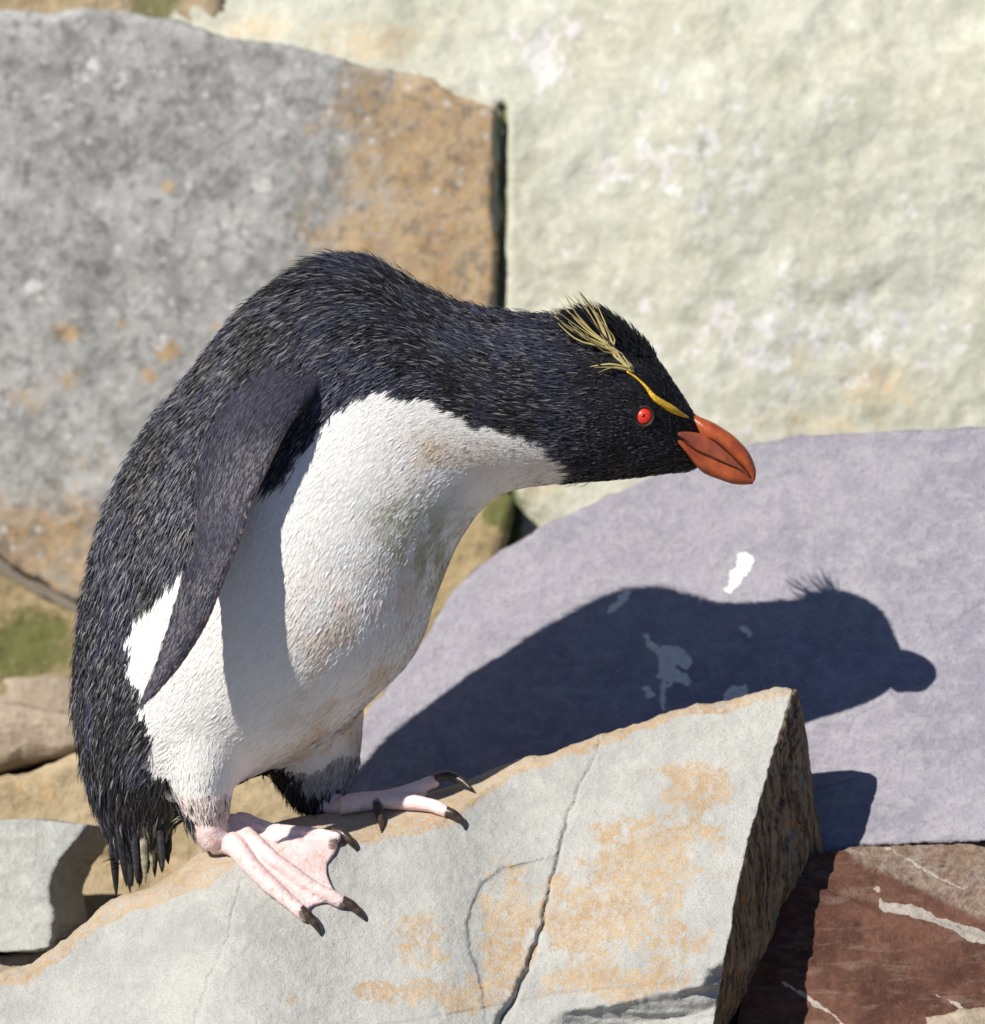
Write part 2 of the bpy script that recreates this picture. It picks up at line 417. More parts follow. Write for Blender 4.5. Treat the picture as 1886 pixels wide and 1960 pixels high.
slab_m = rock_mat('blue_grey_slate', (0.240, 0.230, 0.280), (0.305, 0.292, 0.340), tan=(0.33, 0.32, 0.33), grain=300, patch=15, speck=0.30, bs=1.5,
                  streak=(60, (0.6, 1, 2.2), (0, math.radians(20), 0), (0.36, 0.35, 0.38), .55))
slab_top = [(640, 1560), (672, 1450), (700, 1370), (760, 1290), (820, 1215), (870, 1130), (950, 1062), (1050, 1003), (1170, 947), (1300, 897), (1480, 841), (1600, 830), (1886, 818), (2500, 798)]
slab_bot = [(655, 1600), (900, 1690), (1300, 1690), (1560, 1640), (1660, 1619), (1886, 1612), (2500, 1596)]
slab_o, sg = rock('slate_rock', slab_top, slab_bot, [(640, 1560), (655, 1600)], [(2500, 798), (2500, 1596)], 420, 190, slab_depth, slab_m, thick=150, edge=9, rough=5, rs=160, seed=21, jag=5,
    attrs={'white': slab_white, 'dark': slab_dark, 'tan': lambda x, y: 0.22 + 0 * x}, round_sides='tb', inset=0.0,
    label='broad blue-grey slate slab carrying the penguin shadow and white droppings', cat='rock')

# ------------------------------------------------------------------ rock wall behind
WD = 1500
def groove(px, py, pts, w, a):
    d, s, al = dist_poly(px, py, pts); return a * np.exp(-(d / w) ** 2)
JOINT = [(962, 205), (962, 420), (958, 600), (962, 800), (985, 1000), (960, 1150)]
pale_m = rock_mat('pale_sandstone', (0.47, 0.475, 0.38), (0.56, 0.565, 0.485), tan=(0.56, 0.42, 0.24), white=(0.68, 0.67, 0.66), grain=150, patch=13, speck=0.16, bs=1.1, crisp=.25)
rock('pale_boulder', [(300, -160), (2750, -160)], [(300, 1480), (2750, 1480)], [(300, -160), (300, 1480)], [(2750, -160), (2750, 1480)], 290, 200,
     lambda x, y: WD + 22 + groove(x + 8 * fb2(x, y, 60, 80), y, JOINT, 7, 30) - 40 * smooth(980, 1400, x) + 60 * smooth(250, -100, y) + 14 * fb2(x, y, 120, 81, 5), pale_m, thick=500, edge=30, rough=26, rs=330, seed=25, jag=3,
     attrs={'tan': lambda x, y: blob(x, y, [(1530, 690, 50, 40, .62), (1690, 740, 120, 80, .66), (1560, 810, 170, 40, .62), (700, 85, 190, 60, .62), (1020, 700, 60, 300, .38), (480, 50, 140, 40, .6), (1040, 920, 70, 60, .55), (850, 60, 120, 60, .4)]),
            'white': lambda x, y: .30 + blob(x, y, [(1500, 640, 380, 150, .17), (1050, 110, 60, 60, .3), (1300, 300, 200, 120, .18)]),
            'moss': lambda x, y: groove(x, y, JOINT, 11, 1.0) + blob(x, y, [(1010, 990, 50, 70, .5), (300, 5, 60, 40, 1.0)])},
     label='huge pale cream boulder filling the wall behind the penguin head', cat='rock')
grey_m = rock_mat('grey_lichen_stone', (0.225, 0.23, 0.225), (0.41, 0.41, 0.405), tan=(0.40, 0.245, 0.10), white=(0.54, 0.54, 0.53), moss=(0.15, 0.16, 0.10), grain=90, patch=17, speck=0.6, bs=0.9, fleck=.4, crisp=.3)
gtop = [(-850, 30), (0, 20), (90, 28), (160, 14), (260, 28), (330, 40), (420, 66), (560, 90), (640, 112), (760, 138), (830, 150), (870, 182), (930, 198), (950, 212)]
rock('grey_boulder', gtop, [(-850, 960), (0, 1070), (140, 1150), (400, 1200), (950, 900)], [(-850, 30), (-850, 960)], [(950, 212), (946, 330), (950, 480), (944, 620), (950, 800), (950, 900)], 290, 190,
     lambda x, y: WD - 5 + 5 * fb2(x, y, 70, 83, 5), grey_m, thick=260, edge=16, rough=16, rs=420, seed=27, jag=7,
     attrs={'tan': lambda x, y: np.maximum(smooth(470, 860, x + 120 * fb2(x, y, 160, 85) + 0.28 * (y - 300)) * 0.92, np.maximum(.62 * smooth(850, 1010, y - .1 * x), blob(x, y, [(322, 357, 16, 14, 1.2), (322, 672, 28, 20, 1.2), (128, 635, 34, 24, .75), (130, 725, 40, 24, .6), (285, 715, 22, 20, .75), (415, 622, 16, 14, .7), (700, 100, 80, 30, .6), (205, 420, 10, 10, .6), (600, 250, 30, 20, .5), (60, 760, 60, 40, .5), (180, 900, 120, 60, .4), (230, 620, 16, 12, .6)]))),
            'white': lambda x, y: blob(x, y, [(500, 355, 26, 18, .9), (65, 550, 26, 22, .8), (300, 655, 40, 22, .6), (400, 470, 160, 60, .22), (180, 140, 380, 170, .40), (60, 400, 240, 120, .30), (520, 200, 200, 90, .42)]),
            'moss': lambda x, y: blob(x, y, [(560, 400, 60, 60, .45), (200, 830, 260, 100, .35), (480, 330, 40, 30, .3)])},
     label='big grey lichen-spotted boulder with rusty right end behind the penguin back', cat='rock')
ol_m = rock_mat('olive_stone', (0.24, 0.19, 0.10), (0.36, 0.28, 0.16), tan=(0.42, 0.27, 0.12), moss=(0.10, 0.12, 0.03), grain=110, patch=10, speck=.35, bs=1.8)
rock('mossy_boulder', [(-850, 985), (0, 1100), (135, 1172), (400, 1215)], [(-850, 1330), (0, 1345), (150, 1350), (420, 1400)], [(-850, 985), (-850, 1330)], [(400, 1215), (420, 1400)], 120, 70,
     lambda x, y: WD - 60 + 0.1 * (1350 - y) + 8 * fb2(x, y, 50, 87, 5), ol_m, thick=400, edge=24, rough=18, rs=160, seed=29, jag=6,
     attrs={'moss': lambda x, y: blob(x, y, [(40, 1230, 130, 90, .85)]), 'tan': lambda x, y: .35 * smooth(1280, 1340, y)},
     label='mossy green-brown boulder under the grey boulder, left of the penguin back', cat='rock')
br_m = rock_mat('brown_stone', (0.30, 0.245, 0.185), (0.42, 0.355, 0.28), tan=(0.44, 0.30, 0.16), grain=110, patch=10, speck=.35, bs=1.8)
rock('brown_boulder', [(-850, 1330), (0, 1342), (110, 1360), (300, 1392)], [(-850, 1500), (0, 1482), (60, 1462), (140, 1440), (300, 1440)], [(-850, 1330), (-850, 1500)], [(300, 1392), (300, 1440)], 100, 60,
     lambda x, y: WD - 330 + 8 * fb2(x, y, 50, 89, 5), br_m, thick=500, edge=30, rough=18, rs=120, seed=31, jag=6, attrs={'tan': lambda x, y: .3 * smooth(1380, 1440, y)},
     label='flat brown boulder with a dark gap under it, left of the penguin tail', cat='rock')
tn_m = rock_mat('tan_stone', (0.31, 0.235, 0.14), (0.42, 0.335, 0.215), tan=(0.46, 0.30, 0.14), moss=(0.17, 0.17, 0.07), grain=110, patch=10, speck=.3, bs=1.6)
rock('tan_boulder', [(-850, 1510), (0, 1492), (70, 1472), (150, 1440), (420, 1430), (800, 1330)], [(-850, 1990), (800, 1990)], [(-850, 1510), (-850, 1990)], [(800, 1330), (800, 1990)], 130, 90,
     lambda x, y: 700 - 0.25 * (y - 1500) + 10 * groove(x, y, [(100, 1625), (250, 1650), (330, 1640)], 8, 1) + 10 * fb2(x, y, 60, 91, 5), tn_m, thick=600, edge=26, rough=20, rs=160, seed=33, jag=6,
     attrs={'tan': lambda x, y: blob(x, y, [(80, 1530, 120, 60, .5), (200, 1660, 120, 50, .4)]), 'moss': lambda x, y: blob(x, y, [(430, 1600, 90, 60, .4), (180, 1700, 60, 30, .3)])},
     label='tan boulder seen between the penguin legs and beside its tail', cat='rock')
rock('olive_boulder', [(420, 880), (700, 900), (930, 900), (985, 960)], [(420, 1700), (1000, 1700)], [(420, 880), (420, 1700)], [(985, 960), (975, 1020), (940, 1120), (1000, 1700)], 120, 120,
     lambda x, y: WD - 150 - 0.35 * (y - 1000) + 10 * fb2(x, y, 60, 93, 5), ol_m, thick=300, edge=30, rough=20, rs=160, seed=35, jag=6,
     attrs={'moss': lambda x, y: blob(x, y, [(970, 980, 60, 60, .9), (880, 1130, 60, 60, .35)]), 'tan': lambda x, y: .25 + 0 * x},
     label='olive brown mossy rock between the penguin breast and the slate slab', cat='rock')
rock('buff_boulder', [(-850, -200), (430, -200)], [(-850, 120), (430, 140)], [(-850, -200), (-850, 120)], [(430, -200), (430, 140)], 70, 40,
     lambda x, y: WD + 60 + 10 * fb2(x, y, 60, 94, 5), tn_m, thick=300, edge=20, rough=20, rs=160, seed=34, jag=6, attrs={'moss': lambda x, y: blob(x, y, [(290, 10, 60, 60, 1.0)])},
     label='buff rock peeping over the top of the grey boulder', cat='rock')
# support courses below the wall stones, down to the ground
rock('footing_boulder', [(-500, 1260), (2500, 1360)], [(-500, 2700), (2500, 2700)], [(-500, 1260), (-500, 2700)], [(2500, 1360), (2500, 2700)], 90, 60,
     lambda x, y: WD - 90 - 0.3 * (y - 1400) + 14 * fb2(x, y, 90, 95, 5), br_m, thick=700, edge=40, rough=40, rs=260, seed=37, jag=8,
     label='long brown footing rock in the shade under the boulder wall', cat='rock')

# ------------------------------------------------------------------ small stones, lower left
lp_m = rock_mat('pale_grey_stone', (0.35, 0.36, 0.345), (0.43, 0.44, 0.415), tan=(0.42, 0.34, 0.22), grain=200, patch=12, speck=.2, bs=1.2)
rock('pale_block', [(-520, 1560), (0, 1572), (60, 1569), (120, 1574), (166, 1579)], [(-520, 1836), (0, 1822), (60, 1822), (92, 1816)], [(-520, 1560), (-520, 1836)], [(166, 1579), (150, 1605), (112, 1648), (96, 1700), (104, 1745), (100, 1785), (92, 1816)], 110, 90,
     lambda x, y: 330 - .55 * (y - 1570) + 5 * fb2(x * .4, y * 1.5, 40, 97, 4), lp_m, thick=140, edge=5, rough=6, rs=90, seed=39, jag=5, shift=(62, 6),
     label='pale grey squared block left of the penguin tail', cat='rock')
rock('shaded_stone', [(-520, 1850), (0, 1828), (60, 1824), (130, 1800), (240, 1760)], [(-520, 2300), (340, 2300)], [(-520, 1850), (-520, 2300)], [(240, 1760), (340, 2300)], 70, 70,
     lambda x, y: 230 - .5 * (y - 1830) + 6 * fb2(x, y, 40, 99, 4), br_m, thick=300, edge=14, rough=10, rs=90, seed=41, jag=5,
     label='brown stone wedged beneath the pale grey squared block', cat='rock')

# ------------------------------------------------------------------ red rock, lower right
red_m = rock_mat('red_banded_stone', (0.075, 0.032, 0.023), (0.15, 0.072, 0.050), tan=(0.25, 0.19, 0.14), white=(0.40, 0.36, 0.32), grain=240, patch=13, speck=.35, bs=1.2, streak=(42, (.7, 1, 4.0), (0, math.radians(-24), 0), (0.21, 0.145, 0.11), .5), crisp=.3)
VEINS = [([(1690, 1735), (1740, 1742), (1800, 1762), (1890, 1795), (2000, 1830)], 11), ([(1700, 1625), (1745, 1650), (1800, 1682), (1850, 1700)], 4), ([(1680, 1700), (1692, 1742)], 7), ([(1500, 1880), (1580, 1930), (1640, 1985)], 5), ([(1785, 1900), (1900, 1960)], 5)]
def red_white(x, y):
    r = 0; x, y = x + 7 * fb2(x, y, 30, 105, 4), y + 7 * fb2(x, y, 30, 106, 4)
    for p_, w in VEINS:
        d, s, al = dist_poly(x, y, p_); w = w * (1 + .7 * fb2(x, y, 50, 107, 3)); r = np.maximum(r, np.where(w > 7, .62, .42) * (1 - smooth(.4, 1.5, d / w)))
    return r + .24
def red_depth(x, y):
    v1, _ = 0, 0
    d, s, al = dist_poly(x, y, [(1560, 1690), (1690, 1742), (1800, 1762), (2200, 1890)])
    st = np.where(s > 0, 1, 0) * smooth(0, 8, d)
    return 165 - .55 * (y - 1615) - 22 * st + 9 * fb2(x * .5 + y * .2, y * 1.9 - x * .6, 60, 101, 5) - 8 * np.floor(3 * fb2(x * .6, y * 1.6 - x * .5, 120, 102, 4)) / 3 + 0.05 * (x - 1700)
rock('red_rock', [(1480, 1660), (1560, 1636), (1660, 1622), (1760, 1618), (1886, 1614), (2500, 1596)], [(1380, 2330), (2500, 2330)], [(1480, 1660), (1440, 1800), (1400, 2000), (1380, 2330)], [(2500, 1596), (2500, 2330)], 200, 180,
     red_depth, red_m, thick=380, edge=10, rough=8, rs=120, seed=43, jag=5, attrs={'white': red_white, 'tan': lambda x, y: .85 * (1 - smooth(-10, 25, -dist_poly(x, y, [(1640, 1640), (1760, 1700), (1890, 1760), (2200, 1850)])[0] * dist_poly(x, y, [(1640, 1640), (1760, 1700), (1890, 1760), (2200, 1850)])[1] * -1))},
     round_sides='t', label='dark red banded rock with white quartz vein, beneath the slate slab', cat='rock')
rock('small_red_stone', [(1775, 1948), (1830, 1938), (1900, 1925), (2100, 1915)], [(1760, 2330), (2100, 2330)], [(1775, 1948), (1760, 2330)], [(2100, 1915), (2100, 2330)], 60, 60,
     lambda x, y: -80 - .5 * (y - 1940) + 6 * fb2(x, y, 40, 103, 4), br_m, thick=200, edge=14, rough=8, rs=70, seed=45, jag=5,
     label='small brown stone lying against the foot of the red rock', cat='rock')

# ================================================================== the penguin
BASE = W(560, 1600, 0); BASE = BASE.reshape(3)
peng = bpy.data.objects.new('penguin', None); COL.objects.link(peng); peng.location = Vector(BASE); peng['_w'] = tuple(map(float, BASE))
peng.empty_display_size = 0.05
peng['label'] = 'black and white rockhopper penguin bending forward on the pale slab'; peng['category'] = 'penguin'

def loft(st, n, m, e=1.0):
    """st rows: dorsal px,py, ventral px,py, centre depth, half-width"""
    s = catmull(st, n); th = np.linspace(0, 2 * np.pi, m, endpoint=False)
    c, sn = np.cos(th), np.sin(th)
    ce = np.sign(c) * np.abs(c) ** e; se = np.sign(sn) * np.abs(sn) ** e
    cx = (s[:, 0] + s[:, 2]) / 2; cy = (s[:, 1] + s[:, 3]) / 2; hx = (s[:, 0] - s[:, 2]) / 2; hy = (s[:, 1] - s[:, 3]) / 2
    px = cx[:, None] + hx[:, None] * ce; py = cy[:, None] + hy[:, None] * ce; yd = s[:, 4][:, None] + s[:, 5][:, None] * se
    if s.shape[1] > 6: yd = yd + s[:, 6][:, None] * ce
    V = W(px, py, yd)
    return V, s

def ring_faces(n, m, off=0):
    i = np.arange(n * m).reshape(n, m); j = np.roll(i, -1, 1)
    q = np.stack([i[:-1].ravel(), j[:-1].ravel(), j[1:].ravel(), i[1:].ravel()], -1)
    return [list(map(int, r + off)) for r in q] + [list(map(int, i[0][::-1] + off)), list(map(int, i[-1] + off))]

class Soup:
    def __init__(s): s.v = []; s.f = []; s.n = 0
    def add(s, V, F):
        V = np.asarray(V).reshape(-1, 3); s.v.append(V); s.f += [[q + s.n for q in r] for r in F]; s.n += len(V)
    def loft(s, st, n, m, e=1.0):
        V, _ = loft(st, n, m, e); s.add(V, ring_faces(n, m)); return V
    def tube(s, P, r, m=12):
        V = tube_rings(P, r, m); s.add(V, ring_faces(len(P), m)); return V

def tube_rings(P, r, m=12, flat=1.0, up=None):
    P = np.asarray(P, float); r = np.asarray(r, float); T = np.gradient(P, axis=0); T /= np.linalg.norm(T, axis=1)[:, None]
    ref = np.array([0, 0, 1.0]) if up is None else np.asarray(up, float)
    A = np.cross(T, ref); A /= np.linalg.norm(A, axis=1)[:, None] + 1e-9; B = np.cross(A, T)
    th = np.linspace(0, 2 * np.pi, m, endpoint=False)
    return P[:, None] + r[:, None, None] * (np.cos(th)[None, :, None] * A[:, None] + flat * np.sin(th)[None, :, None] * B[:, None])

def remesh(v, f, voxel, it=6, fac=0.5):
    me = bpy.data.meshes.new('tmp'); me.from_pydata(np.asarray(v).tolist(), [], f); me.update()
    o = bpy.data.objects.new('tmp', me); COL.objects.link(o)
    md = o.modifiers.new('r', 'REMESH'); md.mode = 'VOXEL'; md.voxel_size = voxel
    s_ = o.modifiers.new('s', 'SMOOTH'); s_.iterations = it; s_.factor = fac
    dg = bpy.context.evaluated_depsgraph_get(); ev_ = o.evaluated_get(dg); m2 = ev_.to_mesh()
    nv_ = len(m2.vertices); co = np.empty(nv_ * 3, np.float32); m2.vertices.foreach_get('co', co)
    no = np.empty(nv_ * 3, np.float32); m2.vertices.foreach_get('normal', no)
    fs = [tuple(p.vertices) for p in m2.polygons]
    ev_.to_mesh_clear(); bpy.data.objects.remove(o); bpy.data.meshes.remove(me)
    return co.reshape(-1, 3).astype(float), no.reshape(-1, 3).astype(float), fs

# body stations from rump to face: dorsal x,y, ventral x,y, depth, half-width
BODY = [(232, 1632, 322, 1596, 0, 40), (176, 1520, 352, 1560, 0, 92), (147, 1405, 440, 1508, 0, 155), (143, 1292, 600, 1433, 0, 204), (157, 1162, 718, 1338, 0, 236), (181, 1045, 798, 1245, 0, 250),
        (224, 925, 836, 1140, 0, 248), (283, 817, 868, 1060, 0, 236), (358, 722, 895, 1012, 0, 218), (447, 612, 922, 976, 0, 198), (535, 543, 944, 956, 0, 182), (622, 502, 965, 946, 0, 170),
        (708, 504, 987, 938, 0, 160), (788, 541, 1016, 932, 0, 151), (868, 576, 1052, 928, 0, 144), (958, 596, 1096, 923, 0, 137), (1056, 604, 1140, 920, 0, 128), (1138, 609, 1190, 916, 0, 117),
        (1196, 632, 1240, 910, 0, 102), (1247, 674, 1285, 905, 0, 80), (1293, 737, 1316, 902, 0, 50), (1326, 787, 1340, 896, 0, 25), (1346, 815, 1354, 880, 0, 10)]
FLIP = [(650, 690, 530, 610, -70, 60, -25), (610, 748, 450, 715, -150, 48, -45), (562, 806, 400, 820, -208, 38, -52), (521, 885, 382, 905, -243, 27, -44), (488, 960, 372, 985, -272, 20, -30), (462, 1040, 366, 1050, -312, 17, -26),
        (430, 1120, 345, 1110, -340, 15, -18), (396, 1200, 322, 1190, -348, 14, -12), (352, 1270, 298, 1265, -352, 12, -7), (306, 1325, 276, 1320, -354, 9, -3), (277, 1352, 268, 1345, -355, 6, 0)]
FLIP2 = [(a, b, c_, d_, -e_ * (0.92 - 0.025 * i), w_ * .8, -t_ * .6) for i, (a, b, c_, d_, e_, w_, t_) in enumerate(FLIP)]
LEG1 = [(470, 1270, 320, 1270, -40, 70), (472, 1340, 300, 1340, -72, 98), (468, 1410, 296, 1420, -88, 98), (458, 1480, 312, 1490, -92, 82), (442, 1535, 342, 1545, -90, 54), (434, 1575, 362, 1580, -86, 38)]
LEG2 = [(700, 1320, 500, 1340, 105, 110), (698, 1400, 500, 1400, 110, 95), (692, 1460, 512, 1470, 112, 78), (668, 1512, 548, 1520, 110, 52), (660, 1545, 590, 1545, 108, 34)]
sp_ = Soup(); tags = []
kv = []; kd_dir = []
def reg(st, n, m, tag, e=1.0):
    V = sp_.loft(st, n, m, e)
    dr = np.gradient(V, axis=0)
    if tag == 0: dr = -dr
    dr /= np.linalg.norm(dr, axis=2)[..., None] + 1e-12
    kv.append(V.reshape(-1, 3)); kd_dir.append(dr.reshape(-1, 3)); tags.append(np.full(n * m, tag))
reg(BODY, 120, 72, 0); reg(FLIP, 60, 36, 1, 0.9); reg(FLIP2, 60, 36, 1, 0.9); reg(LEG1, 26, 36, 2); reg(LEG2, 26, 36, 2)
bv, bn, bf = remesh(np.concatenate(sp_.v), sp_.f, 0.0022, 10, .5)
def relax(v, f, mask, it):
    e = np.concatenate([np.array([(q[i], q[(i + 1) % len(q)]) for q in f]) for i in range(4)]); e = np.concatenate([e, e[:, ::-1]])
    cnt = np.bincount(e[:, 0], minlength=len(v))[:, None]; m_ = mask[:, None] * .5
    for _ in range(it):
        a_ = np.stack([np.bincount(e[:, 0], v[e[:, 1], k_], len(v)) for k_ in range(3)], -1) / np.maximum(cnt, 1); v = v + (a_ - v) * m_
    return v
def vnorm(v, f):
    q = np.array([(r[0], r[1], r[2], r[-1]) for r in f]); n0 = np.cross(v[q[:, 2]] - v[q[:, 0]], v[q[:, 3]] - v[q[:, 1]]); o = np.zeros_like(v)
    for k_ in range(4):
        for c_ in range(3): o[:, c_] += np.bincount(q[:, k_], n0[:, c_], len(v))
    return o / (np.linalg.norm(o, axis=1)[:, None] + 1e-12)
def unW(p):
    """world -> layout px, py, depth"""
    q = p - np.array([0, 0, H0]); y = q @ FWD; z = q @ UPV; x = q[..., 0]; s = K * (D + y) / D
    return x / s + 943, 980 - z / s, y / K
x0_, y0_, d0_ = unW(bv)
bv = relax(bv, bf, smooth(1270, 1330, y0_) * (1 - smooth(1500, 1550, y0_)) * (d0_ > -285) * smooth(250, 300, x0_), 90)
nn_ = vnorm(bv, bf); bn = nn_ * np.sign((nn_ * bn).sum(1).mean())
kv = np.concatenate(kv); kd_dir = np.concatenate(kd_dir); tags = np.concatenate(tags)
tree = kdtree.KDTree(len(kv))
for i_, q in enumerate(kv): tree.insert(q, i_)
tree.balance()
near = np.array([tree.find(q)[1] for q in bv])
vdir = kd_dir[near]; vtag = tags[near]

WHITE = [(1097, 930), (1082, 893), (1060, 862), (1030, 842), (985, 829), (935, 819), (900, 801), (860, 780), (820, 762), (775, 752), (730, 745), (690, 753), (655, 772), (625, 800), (602, 838), (575, 868), (553, 912), (500, 936), (440, 1000),
         (372, 1082), (335, 1098), (300, 1130), (258, 1175), (242, 1228), (250, 1290), (266, 1340), (286, 1395), (296, 1425), (285, 1455), (300, 1502), (332, 1545), (372, 1572), (420, 1620), (720, 1620), (760, 1350), (900, 1150), (960, 990)]
def plum_color(p, jit=0.0):
    """base colour of the plumage at world point p, and whether it is white"""
    px, py, yd = unW(p)
    nx = fbm(p * 140, 201, 4) * 16 + jit; ny = fbm(p * 140, 207, 4) * 16
    wh = in_poly(px + nx, py + ny, WHITE)
    return wh, px, py, yd
def belly_cols(p, px, py):
    c = np.tile(np.array([0.86, 0.855, 0.845]), (len(p), 1))
    n1 = fbm(p * 55, 211, 5); n2 = fbm(p * 120, 217, 4); n3 = fbm(p * 30, 219, 3)
    def lay(mask, col):
        m_ = np.clip(mask, 0, 1)[:, None]; c[:] = c * (1 - m_) + np.array(col) * m_
    lay(.8 * blob(px, py, [(835, 870, 45, 45, 1), (900, 880, 120, 40, .5), (1010, 890, 80, 40, .45)]) * smooth(-.35, .35, n1 + .2), (0.66, 0.50, 0.32))
    lay(1.0 * blob(px, py, [(790, 1030, 60, 40, 1), (830, 1070, 45, 60, 1), (770, 975, 50, 35, .8), (845, 1010, 60, 70, .7)]) * smooth(-.35, .3, n2 + .5 * n1), (0.36, 0.37, 0.22))
    lay(.55 * smooth(980, 1250, py) * smooth(520, 640, px) * smooth(-.1, .4, n1), (0.70, 0.52, 0.36))
    lay(.30 * blob(px, py, [(720, 1120, 120, 90, 1), (640, 1080, 60, 40, .7)]) * smooth(-.1, .4, n2), (0.70, 0.42, 0.38))
    lay(.45 * smooth(1250, 1450, py) * blob(px, py, [(640, 1370, 170, 80, 1)]) * smooth(-.4, .3, n1), (0.58, 0.40, 0.26))
    lay(.30 * smooth(1500, 1560, py), (0.62, 0.42, 0.38))
    c *= (1 + .05 * n3)[:, None]
    return c
def black_cols(p, rnd):
    n1 = fbm(p * 45, 221, 3)
    b = np.array([0.027, 0.026, 0.030]) ; bl = np.array([0.052, 0.052, 0.088]); w = np.array([0.070, 0.070, 0.076])
    t = smooth(-.25, .35, n1)[:, None]
    c = b * (1 - t) + bl * t
    u = (rnd > .82)[:, None]; c = np.where(u, w * (1 + rnd[:, None]), c)
    return c * (.6 + .8 * rnd[:, None])

px_, py_, yd_ = unW(bv)
wh, _, _, _ = plum_color(bv)
bc = belly_cols(bv, px_, py_); bc[~wh] = (0.014, 0.014, 0.016)
bc[vtag == 1] = (0.035, 0.034, 0.046)
# pale rims of the flippers
for fl_, sg in ((FLIP, -1), (FLIP2, 1)):
    s_ = catmull(fl_, 80)
    d1, _, _ = dist_poly(px_, py_, s_[14:, 0:2]); d2, _, _ = dist_poly(px_, py_, s_[28:, 2:4])
    e_ = (vtag == 1) & (np.sign(yd_) == sg) & ((d1 < 9) | (d2 < 5))
    bc[e_] = (0.27, 0.205, 0.195)
pm = Mat('plumage_base')
tuft = pm.noise(160, 5, .65, pm.mapping((1.6, 1, .7), (0, math.radians(30), 0)))
b = pm.bump(pm.noise(420, 4, .6), .25, .001); b = pm.bump(tuft, .3, .0025, b)
pm.b.inputs['Sheen Weight'].default_value = .0
pm_m = pm.done(pm.attr('Col', 'Color'), .75, .2, b)
body = mk('body', bv, bf, pm_m, peng, cols=bc, origin=W(500, 1200, 0).reshape(3))

# ---- plumage: many narrow feather blades
tri = []
for q in bf:
    tri.append((q[0], q[1], q[2]))
    if len(q) == 4: tri.append((q[0], q[2], q[3]))
tri = np.array(tri); A_, B_, C_ = bv[tri[:, 0]], bv[tri[:, 1]], bv[tri[:, 2]]
area = np.linalg.norm(np.cross(B_ - A_, C_ - A_), axis=1) / 2
def scatter(N, weight=None):
    w = area if weight is None else area * weight[tri[:, 0]]
    t = RNG.choice(len(tri), N, p=w / w.sum()); r1, r2 = RNG.random(N), RNG.random(N); s_ = np.sqrt(r1)
    a, b_, c_ = 1 - s_, s_ * (1 - r2), s_ * r2
    mixv = lambda X: a[:, None] * X[tri[t, 0]] + b_[:, None] * X[tri[t, 1]] + c_[:, None] * X[tri[t, 2]]
    p = mixv(bv); n_ = mixv(bn); n_ /= np.linalg.norm(n_, axis=1)[:, None]
    d = mixv(vdir); tg = vtag[tri[t, 0]]
    return p, n_, d, tg
def blades(p, n_, d, L, wid, lift, col, roll=0.6, jit=0.16, curl=0.45):
    N = len(p); d = d + RNG.normal(0, jit, (N, 3)); d = d - (d * n_).sum(1)[:, None] * n_
    d /= np.linalg.norm(d, axis=1)[:, None] + 1e-9
    w = np.cross(d, n_); ro = (RNG.normal(0, 1, N) * roll)[:, None]; w = w * np.cos(ro) + n_ * np.sin(ro)
    L = L[:, None]; h = lift[:, None]; wd = wid[:, None]
    pt = lambda s: p + d * L * s + n_ * L * h * (s - curl * s * s)
    a, m_, t_ = pt(0.0) - n_ * .0006, pt(.55), pt(1.0)
    V = np.stack([a - w * wd * .35, a + w * wd * .35, m_ + w * wd * .5, m_ - w * wd * .5, t_], 1).reshape(-1, 3)
    o = np.arange(N)[:, None] * 5
    F = np.concatenate([o + np.array([[0, 1, 2]]), o + np.array([[0, 2, 3]]), o + np.array([[3, 2, 4]])])
    return V, F, np.repeat(col, 5, 0)
pv, pf, pc = [], [], []; off = 0
def put(V, F, C):
    global off
    pv.append(V); pf.append(F + off); pc.append(C); off += len(V)
NB = 190000
p, n_, d, tg = scatter(NB)
wh, px, py, yd = plum_color(p, RNG.normal(0, 4, NB))
rnd = RNG.random(NB)
flip = tg == 1
isw = wh & ~flip
hd = smooth(980, 1180, px); head = px + RNG.normal(0, 35, NB) > 1080
hump = blob(px, py, [(650, 520, 220, 90, 1.0)]); neck = blob(px, py, [(760, 640, 130, 140, 1)])
rump = smooth(1380, 1560, py) * (px < 420)
L = 0.0090 + .0060 * hump + .004 * rump + .0015 * smooth(700, 1100, py)
L = np.where(head, .0045, L); L = np.where(flip, .0085, L); L = np.where(isw, .0075, L)
L *= RNG.uniform(.7, 1.3, NB)
wid = np.where(isw, .0016, np.where(head | flip, .0006, .00074)) * RNG.uniform(.7, 1.3, NB)
lift = .20 + .30 * hump + .12 * rump + .05 * RNG.random(NB); lift = np.where(flip, .05, lift); lift = np.where(isw, .035 + .05 * (RNG.random(NB) > .93), lift)
up_ = ~isw & ~flip & ~head & (RNG.random(NB) < .10); lift = np.where(up_, lift + RNG.uniform(.15, .55, NB), lift)
lift = np.where(head & ~isw, lift + .18 * RNG.random(NB), lift)
cols = np.where(isw[:, None], belly_cols(p, px, py) * (0.93 + .1 * rnd[:, None]), black_cols(p, rnd))
cols[flip] = np.array([.044, .042, .066]) * RNG.uniform(.4, 1.6, (flip.sum(), 1)); cols = np.where(isw[:, None], cols, cols * (1 - .38 * hd[:, None]))
